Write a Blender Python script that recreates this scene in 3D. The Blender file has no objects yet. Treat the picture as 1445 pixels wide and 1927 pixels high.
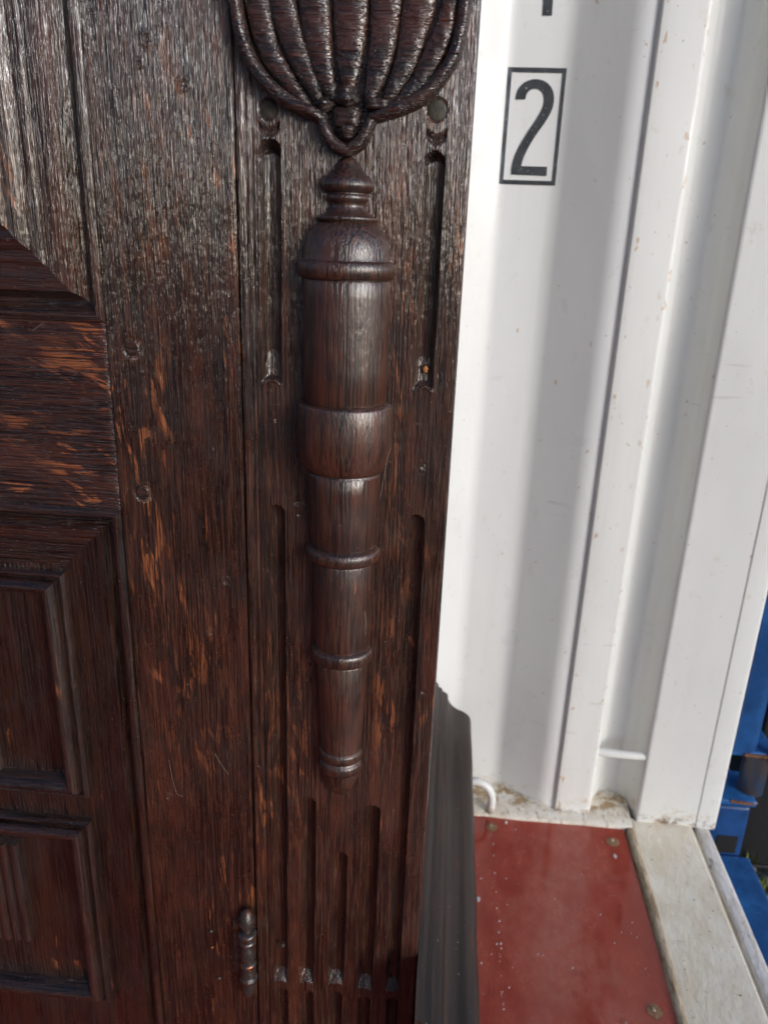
import bpy, bmesh, math, random
import numpy as np
from mathutils import Vector, Matrix
random.seed(7); rng = np.random.default_rng(11)
R_ = math.radians
scene = bpy.context.scene

# ------------------------------------------------------------------ camera
AX = np.array([[0.99538835, 0.06294849, -0.07238454],
               [0.08922384, -0.33041727, 0.93960818],
               [0.03522982, -0.94173346, -0.33451001]])   # world X, Y, Z seen in camera axes
CAMZ = 0.71; FOC = 1448.0; FRONT = 0.45; WALL = 0.85
cam = bpy.data.cameras.new('camera'); co = bpy.data.objects.new('camera', cam)
scene.collection.objects.link(co); scene.camera = co
cam.sensor_fit = 'VERTICAL'; cam.sensor_height = 24.0; cam.lens = FOC/1927*24.0
cam.clip_start = 0.01; cam.clip_end = 300
M3 = Matrix([[AX[i][0], -AX[i][1], -AX[i][2]] for i in range(3)])
co.matrix_world = Matrix.Translation((0, 0, CAMZ)) @ M3.to_4x4()
cam.dof.use_dof = True; cam.dof.focus_distance = 0.47; cam.dof.aperture_fstop = 7.0

def ray(x, y): return AX @ np.array([x-722.5, y-963.5, FOC])
def at(x, y, Y=FRONT):            # point of the photograph on the upright plane at depth Y
    d = ray(x, y); p = d*(Y/d[1]); return (p[0], Y, p[2]+CAMZ)
def atz(x, y, Z=0.0):
    d = ray(x, y); p = d*((Z-CAMZ)/d[2]); return (p[0], p[1], Z)

# ------------------------------------------------------------------ light
SUN_AZ, SUN_EL = R_(47), R_(15)       # azimuth turned from -Y towards +X
w = bpy.data.worlds.new('World'); scene.world = w; w.use_nodes = True
nt = w.node_tree; bg = nt.nodes['Background']
sky = nt.nodes.new('ShaderNodeTexSky'); sky.sky_type = 'NISHITA'; sky.sun_disc = False
sky.sun_elevation = SUN_EL; sky.sun_rotation = math.pi - SUN_AZ
sky.air_density = 0.5; sky.dust_density = 2.0; sky.ozone_density = 2.5; sky.altitude = 0
nt.links.new(sky.outputs[0], bg.inputs[0]); bg.inputs[1].default_value = 0.15
sl = bpy.data.lights.new('sun', 'SUN'); so = bpy.data.objects.new('sun', sl); scene.collection.objects.link(so)
sl.energy = 0.80; sl.angle = R_(14); sl.color = (1.0, 0.995, 0.975)
sd = Vector((math.sin(SUN_AZ)*math.cos(SUN_EL), -math.cos(SUN_AZ)*math.cos(SUN_EL), math.sin(SUN_EL)))
so.rotation_euler = sd.to_track_quat('Z', 'Y').to_euler()
scene.view_settings.view_transform = 'Standard'; scene.view_settings.look = 'None'
scene.view_settings.gamma = 1.0; scene.view_settings.exposure = 0.43
scene.render.engine = 'CYCLES'

# ------------------------------------------------------------------ node helpers
class NB:
    def __init__(s, name):
        s.m = bpy.data.materials.new(name); s.m.use_nodes = True; s.t = s.m.node_tree
        s.b = s.t.nodes['Principled BSDF']; s.o = s.t.nodes['Material Output']
        s.tc = s.t.nodes.new('ShaderNodeTexCoord').outputs['Object']
    def n(s, k, **kw):
        n = s.t.nodes.new(k)
        for a, v in kw.items():
            if a.startswith('i_'):
                key = a[2:]; key = int(key) if key.isdigit() else key
                s.put(n.inputs[key], v)
            else: setattr(n, a, v)
        return n
    def put(s, sock, v):
        if isinstance(v, bpy.types.NodeSocket): s.t.links.new(v, sock)
        else: sock.default_value = v
    def mp(s, sc, loc=(0, 0, 0), rot=(0, 0, 0), vec=None):
        return s.n('ShaderNodeMapping', i_Vector=vec or s.tc, i_Scale=sc, i_Location=loc, i_Rotation=rot).outputs[0]
    def noise(s, sc, detail=3, rough=.5, loc=(0, 0, 0), rot=(0, 0, 0), dist=0.0):
        return s.n('ShaderNodeTexNoise', i_Vector=s.mp(sc, loc, rot), i_Scale=1.0, i_Detail=detail, i_Roughness=rough, i_Distortion=dist).outputs['Fac']
    def math(s, op, a, b=0.0, c=0.0):
        n = s.t.nodes.new('ShaderNodeMath'); n.operation = op
        for i, v in enumerate((a, b, c)): s.put(n.inputs[i], v)
        return n.outputs[0]
    def ramp(s, v, a, b, lo=0.0, hi=1.0, smooth=True):
        n = s.t.nodes.new('ShaderNodeMapRange'); n.interpolation_type = 'SMOOTHSTEP' if smooth else 'LINEAR'
        s.put(n.inputs[0], v); s.put(n.inputs[1], a); s.put(n.inputs[2], b); s.put(n.inputs[3], lo); s.put(n.inputs[4], hi)
        return n.outputs[0]
    def mix(s, f, a, b, mode='MIX'):
        n = s.t.nodes.new('ShaderNodeMix'); n.data_type = 'RGBA'; n.blend_type = mode
        s.put(n.inputs[0], f); s.put(n.inputs[6], col(a)); s.put(n.inputs[7], col(b)); return n.outputs[2]
    def bump(s, h, dist, strength=1.0, prev=None):
        n = s.t.nodes.new('ShaderNodeBump'); s.put(n.inputs['Height'], h)
        n.inputs['Distance'].default_value = dist; n.inputs['Strength'].default_value = strength
        if prev is not None: s.t.links.new(prev, n.inputs['Normal'])
        return n.outputs[0]
    def set(s, **kw):
        for k, v in kw.items(): s.put(s.b.inputs[k.replace('_', ' ')], col(v) if 'olor' in k else v)
        return s.m
def col(v): return (*v, 1.0) if isinstance(v, tuple) and len(v) == 3 else v

def gsc(axis, across, along):
    return {'z': (across, across, along), 'x': (along, across, across), 'y': (across, along, across)}[axis]

def oak(name, axis='z', worn=0.3, seed=0.0, bump=1.0, rough=0.30, dust=0.3, fleck=0.5, fine=1.0, base=1.0, smooth=False, spots=(), cr=.12, ior=1.66):
    b = NB(name); L = (seed*3.1, seed*1.7, seed*2.3)
    warp = b.noise(gsc(axis, 9, 3), 2, .5, L)
    streak = b.noise(gsc(axis, 600*fine, 22), 3, .6, L)
    pore = b.noise(gsc(axis, 1150*fine, 60), 2, .55, (L[0]+5, L[1], L[2]))
    broad = b.noise(gsc(axis, 60, 7), 4, .6, (L[0]+9, L[1], L[2]))
    patch = b.noise((34, 34, 34), 4, .62, (L[0]+2, L[1], L[2]+4))
    rot = {'z': (0, R_(9), 0), 'x': (0, R_(-28), 0), 'y': (0, 0, 0)}[axis]
    fl = b.n('ShaderNodeTexNoise', i_Vector=b.mp(gsc('z' if axis == 'z' else 'x', 130, 26), (L[0]+7, 0, 1), vec=b.mp((1, 1, 1), rot=rot)), i_Scale=1.0, i_Detail=3.0, i_Roughness=.55, i_Distortion=.8).outputs['Fac']
    c = b.mix(b.ramp(streak, .41, .60), (0.0060*base, 0.0026*base, 0.0020*base), (0.046*base, 0.0165*base, 0.0092*base))
    c = b.mix(b.ramp(broad, .46, .70, 0, .75), c, (0.070*base, 0.021*base, 0.0110*base))
    c = b.mix(b.math('MULTIPLY', b.ramp(patch, .50, .36, 0, .6), .8), c, (0.017, 0.0120, 0.0105))
    # worn through patches, following the grain and the medullary rays
    wz = b.math('MULTIPLY', b.ramp(fl, .60, .635), b.ramp(b.noise((13, 13, 9), 3, .55, (L[0]+1, 3, L[2])), .60-.22*fleck, .72-.20*fleck))
    w2 = b.math('MULTIPLY', b.ramp(b.noise(gsc(axis, 230, 30), 4, .65, (L[0]+4, 1, 1)), .59, .64), b.ramp(b.noise((18, 18, 10), 3, .6, (L[0], 8, L[2])), .66-.25*worn, .80-.25*worn))
    wm = b.math('MAXIMUM', wz, w2)
    for (sx_, sz_, rx, rz, amp) in spots:          # handled places where the finish has gone
        d = b.n('ShaderNodeVectorMath', operation='LENGTH', i_0=b.mp((1/rx, 0, 1/rz), (-sx_/rx, 0, -sz_/rz))).outputs['Value']
        k = b.math('MULTIPLY', b.ramp(d, 1.0, .1), amp)
        f2 = b.math('MAXIMUM', b.ramp(fl, .545, .585), b.ramp(b.noise(gsc(axis, 190, 34), 4, .65, (L[0]+4, 5, 1)), .575, .62))
        wm = b.math('MAXIMUM', wm, b.math('MULTIPLY', k, f2))
    wm = b.math('MULTIPLY', wm, b.math('MULTIPLY', b.ramp(pore, .40, .47, .1, 1), b.ramp(streak, .40, .50, .1, 1)))
    wc = b.mix(b.noise((90, 90, 90), 2), (0.22, 0.052, 0.017), (0.43, 0.150, 0.050))
    c = b.mix(b.math('MULTIPLY', wm, .9), c, wc)
    # grey wax and dust lying in the pores
    dm = b.math('MULTIPLY', b.ramp(pore, .50, .62), b.ramp(patch, .40, .62, .15, 1))
    c = b.mix(b.math('MULTIPLY', dm, dust*.5), c, (0.075, 0.065, 0.048))
    sp = b.ramp(b.noise((900, 900, 900), 1, .5, (3, L[1], 1)), .755, .785)
    c = b.mix(b.math('MULTIPLY', sp, .7), c, (0.30, 0.24, 0.18))
    r = b.ramp(b.noise((45, 45, 28), 4, .65, (L[0]+6, 2, 2)), .34, .68, rough-.10, rough+.22)
    r = b.math('ADD', r, b.math('MULTIPLY', wm, .18))
    dash = b.noise(gsc(axis, 470*fine, 80), 2, .5, (L[0]+3, 7, L[2]))
    h = b.math('ADD', b.math('MULTIPLY', streak, .6), b.math('MULTIPLY', pore, .45))
    h = b.math('ADD', h, b.math('MULTIPLY', dash, .55))
    groove = b.math('MULTIPLY', b.ramp(streak, .43, .53), b.ramp(pore, .36, .46, .25, 1))
    nrm = b.bump(h, (.0011 if not smooth else .0006)*bump)
    nrm = b.bump(groove, (.00042 if not smooth else .00012)*bump, 1.0, nrm)
    nrm = b.bump(b.noise((70, 70, 55), 3, .6, (L[0], 1, 7)), .0010*bump, 1.0, nrm)
    return b.set(Base_Color=c, Roughness=r, Normal=nrm, Specular_IOR_Level=.28, Coat_Weight=1.0, Coat_Roughness=cr, Coat_IOR=ior, Coat_Normal=nrm)

OAK_POST = oak('oak_post', 'z', .50, 1.0, .66, .34, .8, .25, fine=1.3, base=1.35, spots=((-.030, .66, .012, .16, .8), (-.028, .42, .014, .10, .8), (-.09, .36, .02, .12, .5), (-.018, .52, .02, .06, .5), (-.108, .42, .008, .2, .5), (.0035, .15, .004, .09, 1.0), (-.118, .30, .004, .14, .7)))
OAK_STILE = oak('oak_stile', 'z', .55, 2.0, .82, .30, .10, .5, fine=1.5, base=1.3, spots=((-.187, .52, .020, .085, 1.0), (-.180, .63, .020, .05, .9), (-.170, .73, .035, .07, .45), (-.160, .40, .040, .12, .5), (-.1245, .27, .004, .08, 1.0), (-.150, .80, .05, .06, .3)))
OAK_RAIL = oak('oak_rail', 'x', .62, 3.3, .8, .42, .1, .95, spots=((-.228, .574, .045, .026, 1.0), (-.232, .633, .03, .02, .7), (-.262, .590, .03, .02, .6)))
OAK_MX = oak('oak_moulding_across', 'x', .1, 4.0, .7, .40, .2, .1, base=.75)
OAK_MZ = oak('oak_moulding_upright', 'z', .2, 5.0, .60, .32, .10, .3, fine=1.35, base=1.2)
OAK_MZL = oak('oak_lower_moulding_upright', 'z', .1, 5.5, .5, .36, .15, .1, base=.7)  # darker than the upper upright moulding: shade low on the door, in the colour
OAK_FRM = oak('oak_frame', 'z', .1, 6.0, .35, .30, .3, .05, base=.6, cr=.30, ior=1.9)  # both frame oaks darkened: dimmer light at the door's foot, painted in
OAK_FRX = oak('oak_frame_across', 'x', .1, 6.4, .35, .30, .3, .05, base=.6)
OAK_PAN = oak('oak_panel', 'z', .15, 7.0, .35, .42, .1, .1, base=.5)  # base lowered to paint in the shade on the sunk lower door panel
OAK_TURN = oak('oak_turned', 'z', .34, 8.0, .50, .38, .8, .15, fine=1.05, base=1.35, smooth=True, cr=.32, ior=1.62)
OAK_CARVE = oak('oak_carved', 'x', .1, 9.0, .75, .34, .55, .05, fine=.75, cr=.26)
OAK_BASE = oak('oak_base_moulding', 'y', .1, 3.0, .5, .42, .2, .05)
def base_moulding_mat():
    b = NB('waxed_base_moulding')
    n = b.noise((120, 5, 120), 4, .6); c = b.mix(b.ramp(n, .35, .7), (0.015, 0.0098, 0.0075), (0.042, 0.027, 0.020))
    c = b.mix(b.ramp(b.noise((260, 9, 260), 3, .6, (4, 0, 0)), .64, .72, 0, .6), c, (0.12, 0.035, 0.015))
    c = b.mix(b.ramp(b.noise((420, 300, 420), 1), .76, .79, 0, .8), c, (0.32, 0.27, 0.22))
    return b.set(Base_Color=c, Roughness=b.ramp(n, .3, .7, .38, .55), Normal=b.bump(n, .0006), Specular_IOR_Level=.38, Coat_Weight=.05, Coat_Roughness=.3)
BASEM = base_moulding_mat()
def iron():
    b = NB('blackened_iron'); n = b.noise((300, 300, 300), 3)
    c = b.mix(b.ramp(b.noise((160, 160, 60), 2), .5, .68), (0.10, 0.092, 0.088), (0.20, 0.065, 0.03))
    return b.set(Base_Color=c, Roughness=b.ramp(n, .3, .7, .22, .45), Metallic=.75, Normal=b.bump(n, .0006))
IRON = iron()
def white_paint(name, tint=(.72, .735, .725), dirt=0.25, gloss=.35, foot=True):
    b = NB(name)
    c = b.mix(b.ramp(b.noise((7, 7, 3), 4, .6), .35, .7), tint, tuple(v*.94 for v in tint))
    c = b.mix(b.math('MULTIPLY', b.ramp(b.noise((60, 60, 40), 4, .7, (3, 1, 2)), .60, .74), dirt), c, (0.50, 0.44, 0.33))
    c = b.mix(b.ramp(b.noise((130, 130, 90), 2, .5, (8, 1, 2)), .735, .76, 0, .55), c, (0.45, 0.25, 0.11))
    c = b.mix(b.ramp(b.noise((210, 210, 190), 2, .5, (1, 6, 2)), .745, .76, 0, .6), c, (0.25, 0.24, 0.23))
    sx = b.n('ShaderNodeSeparateXYZ', i_0=b.tc).outputs[0]
    band = b.math('MAXIMUM', b.ramp(b.math('ABSOLUTE', b.math('SUBTRACT', sx, .1805)), .0035, .001), b.ramp(b.math('ABSOLUTE', b.math('SUBTRACT', sx, .2160)), .009, .002, 0, .7))
    c = b.mix(b.math('MULTIPLY', band, b.ramp(b.noise((120, 120, 70), 3, .6, (4, 9, 2)), .62, .68, 0, .8)), c, (0.50, 0.33, 0.17))
    c = b.mix(b.ramp(b.noise((26, 26, 1.6), 4, .65, (1, 7, 3)), .50, .75, 0, .35), c, tuple(v*.80 for v in tint))
    c = b.mix(b.math('MULTIPLY', b.ramp(b.noise((9, 9, 130), 2, .5, (3, 7, 3)), .68, .72), b.ramp(b.noise((12, 12, 12), 2, .5, (8, 7, 3)), .52, .62, 0, .3)), c, (0.36, 0.34, 0.31))
    if foot:
        z = b.n('ShaderNodeSeparateXYZ', i_0=b.tc).outputs[2]
        f = b.math('MULTIPLY', b.ramp(z, .040, .012, 0, .7), b.ramp(b.noise((30, 30, 50), 5, .7, (2, 2, 9)), .50, .68))
        c = b.mix(f, c, (0.40, 0.27, 0.13))
        f = b.math('MULTIPLY', b.ramp(z, .016, .007, 0, .8), b.ramp(b.noise((70, 70, 95), 4, .7, (2, 7, 9)), .45, .62))
        c = b.mix(f, c, (0.13, 0.08, 0.045))
    n = b.noise((25, 25, 18), 3)
    return b.set(Base_Color=c, Roughness=b.ramp(b.noise((30, 30, 20), 3), .3, .7, gloss-.08, gloss+.12), Normal=b.bump(n, .0006), Specular_IOR_Level=.5)
PAINT = white_paint('white_container_paint')
PAINT_POST = white_paint('white_post_paint', (.72, .73, .705), .35, .42)
def sill_mat():
    b = NB('worn_cream_sill_paint')
    c = b.mix(b.ramp(b.noise((26, 16, 30), 5, .7), .32, .68), (.93, .88, .74), (.80, .71, .54))
    c = b.mix(b.ramp(b.noise((50, 9, 40), 5, .75, (1, 4, 1)), .60, .70, 0, .6), c, (.42, .36, .28))
    c = b.mix(b.ramp(b.noise((9, 45, 40), 5, .75, (6, 4, 1)), .63, .70, 0, .5), c, (.40, .35, .29))
    c = b.mix(b.ramp(b.noise((170, 170, 90), 2, .5, (5, 4, 1)), .71, .74, 0, .8), c, (.16, .12, .08))
    c = b.mix(b.ramp(b.noise((70, 70, 90), 3, .5, (5, 9, 1)), .67, .70, 0, .7), c, (.82, .82, .80))
    n = b.noise((90, 60, 90), 4, .7)
    return b.set(Base_Color=c, Roughness=b.ramp(n, .3, .7, .4, .75), Normal=b.bump(n, .0012))
SILL = sill_mat()
def rail_mat():
    b = NB('cream_rail_with_rust_dirt'); y = b.n('ShaderNodeSeparateXYZ', i_0=b.tc).outputs[1]
    c = b.mix(b.ramp(b.noise((50, 50, 50), 4, .7), .35, .7), (.84, .81, .72), (.66, .60, .48))
    f = b.math('MULTIPLY', b.ramp(y, .838, .856, 0, .9), b.ramp(b.noise((45, 45, 45), 5, .75, (2, 3, 1)), .40, .56))
    c = b.mix(f, c, (.36, .235, .11))
    c = b.mix(b.math('MULTIPLY', b.ramp(b.noise((160, 60, 60), 4, .7, (2, 8, 1)), .56, .66), .7), c, (.30, .19, .09))
    return b.set(Base_Color=c, Roughness=.6, Normal=b.bump(b.noise((200, 200, 200), 4, .7), .002))
RAILM = rail_mat()
def lip_mat():
    b = NB('scuffed_sill_lip_paint')
    c = b.mix(b.ramp(b.noise((50, 14, 40), 5, .8), .38, .64), (.84, .82, .78), (.58, .54, .48))
    c = b.mix(b.ramp(b.noise((80, 30, 40), 4, .75, (1, 4, 1)), .60, .68, 0, .8), c, (.17, .15, .13))
    n = b.noise((120, 60, 90), 4, .7)
    return b.set(Base_Color=c, Roughness=.5, Normal=b.bump(n, .0015))
LIP = lip_mat()
def seal_mat():
    b = NB('weathered_sealant')
    c = b.mix(b.ramp(b.noise((200, 40, 200), 4, .7), .35, .65), (.55, .46, .33), (.26, .19, .11))
    return b.set(Base_Color=c, Roughness=.8, Normal=b.bump(b.noise((150, 90, 150), 3), .002))
SEAL = seal_mat()
def red_floor():
    b = NB('red_varnished_plywood')
    big = b.noise((9, 5, 1), 5, .62); mid = b.noise((30, 17, 1), 5, .7, (3, 2, 0))
    c = b.mix(b.ramp(mid, .36, .66), (0.30, 0.028, 0.013), (0.38, 0.052, 0.028))
    c = b.mix(b.math('MULTIPLY', b.ramp(big, .44, .62, 0, .7), b.ramp(b.noise((75, 55, 1), 4, .7, (5, 5, 0)), .35, .6, .35, 1)), c, (0.42, 0.115, 0.080))
    v = b.n('ShaderNodeTexVoronoi', i_Vector=b.mp((52, 40, 1)), i_Scale=1.0, i_Randomness=1.0).outputs['Distance']
    drops = b.math('MULTIPLY', b.ramp(v, .26, .16), b.ramp(b.noise((14, 10, 1), 2, .5, (9, 1, 0)), .42, .6))
    c = b.mix(b.math('MULTIPLY', drops, .5), c, (0.22, 0.018, 0.011))
    c = b.mix(b.ramp(b.noise((260, 14, 1), 3, .6, (2, 2, 0)), .66, .72, 0, .35), c, (0.42, 0.20, 0.16))
    c = b.mix(b.ramp(b.noise((140, 140, 1), 2, .5, (7, 2, 0)), .76, .78, 0, .8), c, (0.05, 0.02, 0.015))
    r = b.ramp(mid, .34, .68, .07, .30)
    return b.set(Base_Color=c, Roughness=b.math('SUBTRACT', r, b.math('MULTIPLY', drops, .1)), Normal=b.bump(b.noise((22, 22, 1), 3), .0006), Specular_IOR_Level=.6)
REDF = red_floor()
def plain(name, c, r=.5, metal=0.0, var=.2, sc=60, bump=.0005, c2=None):
    b = NB(name); n = b.noise((sc, sc, sc), 4, .65)
    return b.set(Base_Color=b.mix(b.ramp(n, .35, .65), c, c2 or tuple(v*(1-var) for v in c)), Roughness=r, Metallic=metal, Normal=b.bump(n, bump))
def stencil():
    b = NB('black_stencil_paint'); x = b.n('ShaderNodeSeparateXYZ', i_0=b.tc).outputs[0]
    c = b.mix(b.ramp(b.noise((80, 80, 80), 4, .6), .35, .65), (0.016, 0.020, 0.023), (0.034, 0.040, 0.044))
    c = b.mix(b.math('MULTIPLY', b.ramp(x, .0455, .0395), b.ramp(b.noise((60, 60, 50), 3, .6, (3, 1, 1)), .35, .6, .15, .6)), c, (0.20, 0.24, 0.28))
    c = b.mix(b.ramp(b.noise((420, 420, 420), 3, .6), .66, .70, 0, .8), c, (0.40, 0.41, 0.41))
    return b.set(Base_Color=c, Roughness=.38)
BLACKP = stencil()
BLUE = plain('blue_steel_paint', (0.030, 0.15, 0.40), .22, var=.3, sc=25, c2=(0.018, 0.085, 0.25))
BLUE_D = plain('dark_blue_steel_paint', (0.012, 0.060, 0.20), .35, var=.4, sc=30)
BLUE_P = plain('blue_post_paint', (0.016, 0.080, 0.24), .28, var=.3, sc=15, c2=(0.009, 0.042, 0.135))
RUST = plain('rusty_steel', (0.16, 0.06, 0.02), .75, sc=200, c2=(0.05, 0.022, 0.012))
HINGEM = plain('greasy_blue_hinge_metal', (0.030, 0.050, 0.095), .35, .2, sc=70, c2=(0.06, 0.045, 0.04))
BLACKS = plain('black_steel', (0.012, 0.012, 0.013), .55, sc=80)
GREYH = plain('dark_casting_hole', (0.004, 0.004, 0.004), .9)
PLUG = plain('bare_wood_plug', (0.36, 0.22, 0.12), .8, sc=400, c2=(0.20, 0.10, 0.05), bump=.001)
CHIP = plain('white_paint_chip', (0.75, 0.72, 0.76), .5)
DUST = plain('pale_scratch', (0.42, 0.36, 0.28), .7)
PEGM = oak('oak_peg', 'x', .05, 1.0, .6, .38, .3, .0)
PLUGG = plain('grey_filler', (0.055, 0.048, 0.032), .5, sc=300, c2=(0.028, 0.024, 0.017))
ORWOOD = plain('fresh_wood_filler', (0.42, 0.17, 0.05), .6, sc=300)
def gravel_mat():
    b = NB('gravel_stone'); oi = b.n('ShaderNodeNewGeometry').outputs['Random Per Island']
    c = b.mix(oi, (0.09, 0.085, 0.08), (0.34, 0.32, 0.30)); n = b.noise((160, 160, 160), 3)
    return b.set(Base_Color=b.mix(b.ramp(n, .4, .7), c, (0.12, 0.11, 0.10)), Roughness=.75, Normal=b.bump(n, .002))
GRAV = gravel_mat()
GROUND = plain('ground_grit', (0.14, 0.13, 0.12), .9, sc=90, c2=(0.06, 0.055, 0.05), bump=.004)
MOSS = plain('moss_green', (0.22, 0.26, 0.03), .9, sc=300, c2=(0.10, 0.13, 0.015))

# ------------------------------------------------------------------ object helpers
def link(name, me, mat, parent=None, label=None, kind=None):
    o = bpy.data.objects.new(name, me); scene.collection.objects.link(o)
    if mat: me.materials.append(mat)
    if parent: o.parent = parent
    if label: o['label'] = label
    if kind: o['kind'] = kind
    return o
def thing(name, label, cat, group=None, o=None):
    if o is None:
        o = bpy.data.objects.new(name, None); scene.collection.objects.link(o); o.empty_display_size = .05
    o['label'] = label; o['category'] = cat
    if group: o['group'] = group
    return o
def shade(me, ang=None):
    me.polygons.foreach_set('use_smooth', [True]*len(me.polygons))
    if ang: me.set_sharp_from_angle(angle=R_(ang))
def pyd(name, v, f, mat, parent, smooth=None, **k):
    me = bpy.data.meshes.new(name); me.from_pydata([tuple(p) for p in v], [], f); me.update()
    bm = bmesh.new(); bm.from_mesh(me); bmesh.ops.recalc_face_normals(bm, faces=bm.faces); bm.to_mesh(me); bm.free()
    if smooth: shade(me, smooth)
    return link(name, me, mat, parent, **k)
def box(name, x0, x1, y0, y1, z0, z1, mat, parent=None, bev=0.0, **k):
    bm = bmesh.new(); bmesh.ops.create_cube(bm, size=1)
    for v in bm.verts: v.co = Vector(((x0+x1)/2+v.co.x*(x1-x0), (y0+y1)/2+v.co.y*(y1-y0), (z0+z1)/2+v.co.z*(z1-z0)))
    if bev: bmesh.ops.bevel(bm, geom=bm.edges[:], offset=bev, segments=3, affect='EDGES', profile=.6)
    me = bpy.data.meshes.new(name); bm.to_mesh(me); bm.free()
    if bev: shade(me, 50)
    return link(name, me, mat, parent, **k)
def tube(name, pts, rad, mat, parent, seg=14, caps=True, **k):
    pts = [Vector(p) for p in pts]; v = []; f = []; n = len(pts); up = None
    for i, p in enumerate(pts):
        t = (pts[min(i+1, n-1)]-pts[max(i-1, 0)]).normalized()
        a = (t.orthogonal() if up is None else (up-t*up.dot(t))).normalized(); up = a; b2 = t.cross(a)
        r = rad[i] if isinstance(rad, (list, tuple)) else rad
        for j in range(seg):
            q = 2*math.pi*j/seg; v.append(p+a*r*math.cos(q)+b2*r*math.sin(q))
    for i in range(n-1):
        for j in range(seg): f.append((i*seg+j, i*seg+(j+1) % seg, (i+1)*seg+(j+1) % seg, (i+1)*seg+j))
    if caps: f.append(tuple(range(seg))); f.append(tuple((n-1)*seg+j for j in range(seg)))
    return pyd(name, v, f, mat, parent, 50, **k)
def extr(name, prof, z0, z1, mat, parent, axis='z', smooth=35, nseg=1, **k):   # open profile swept along z or y
    v = []; f = []; n = len(prof)
    for s in range(nseg+1):
        q = z0+(z1-z0)*s/nseg
        for a, b2 in prof: v.append((a, b2, q) if axis == 'z' else (a, q, b2))
    for s in range(nseg):
        for i in range(n-1): f.append((s*n+i, s*n+i+1, (s+1)*n+i+1, (s+1)*n+i))
    me = bpy.data.meshes.new(name); me.from_pydata(v, [], f); me.update(); shade(me, smooth)
    return link(name, me, mat, parent, **k)
def vnoise(X, Z, sx, sz, seed):          # smooth value noise, -1..1
    r = np.random.default_rng(seed).random((256, 256))*2-1
    u = X*sx+100; v = Z*sz+100; i = np.floor(u).astype(int); j = np.floor(v).astype(int)
    a = u-i; b2 = v-j; a = a*a*(3-2*a); b2 = b2*b2*(3-2*b2); g = lambda p, q: r[p % 256, q % 256]
    return (g(i, j)*(1-a)+g(i+1, j)*a)*(1-b2)+(g(i, j+1)*(1-a)+g(i+1, j+1)*a)*b2
def relief(name, x0, x1, z0, z1, dx, dz, hfn, mat, parent, back=.018, **k):    # board with carved front, solid sides
    nx = int(round((x1-x0)/dx))+1; nz = int(round((z1-z0)/dz))+1
    xs = np.linspace(x0, x1, nx); zs = np.linspace(z0, z1, nz); X, Z = np.meshgrid(xs, zs)
    hh = hfn(X, Z); Y = FRONT-hh
    rim = lambda d: np.clip(1-d/.0012, 0, 1)**2*.0009
    Y = Y+np.maximum.reduce([rim(X-x0), rim(x1-X)])
    V = np.stack([X, Y, Z], -1).reshape(-1, 3)
    idx = np.arange(nx*nz).reshape(nz, nx)
    q = np.stack([idx[:-1, :-1], idx[:-1, 1:], idx[1:, 1:], idx[1:, :-1]], -1).reshape(-1, 4)
    loop = np.concatenate([idx[0, :-1], idx[:-1, -1], idx[-1, :0:-1], idx[:0:-1, 0]])
    VB = V[loop].copy(); VB[:, 1] = FRONT+back; m = len(loop); b0 = nx*nz
    j = np.arange(m); j2 = (j+1) % m
    q2 = np.stack([loop[j], b0+j, b0+j2, loop[j2]], -1)
    V = np.concatenate([V, VB]); Q = np.concatenate([q, q2])
    me = bpy.data.meshes.new(name); me.vertices.add(len(V)); me.vertices.foreach_set('co', V.astype(np.float32).ravel())
    me.loops.add(Q.size); me.loops.foreach_set('vertex_index', Q.astype(np.int32).ravel())
    me.polygons.add(len(Q)); me.polygons.foreach_set('loop_start', np.arange(0, Q.size, 4, dtype=np.int32))
    me.polygons.foreach_set('loop_total', np.full(len(Q), 4, dtype=np.int32)); me.update(calc_edges=True); me.validate()
    shade(me, 60); return link(name, me, mat, parent, **k)

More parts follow.
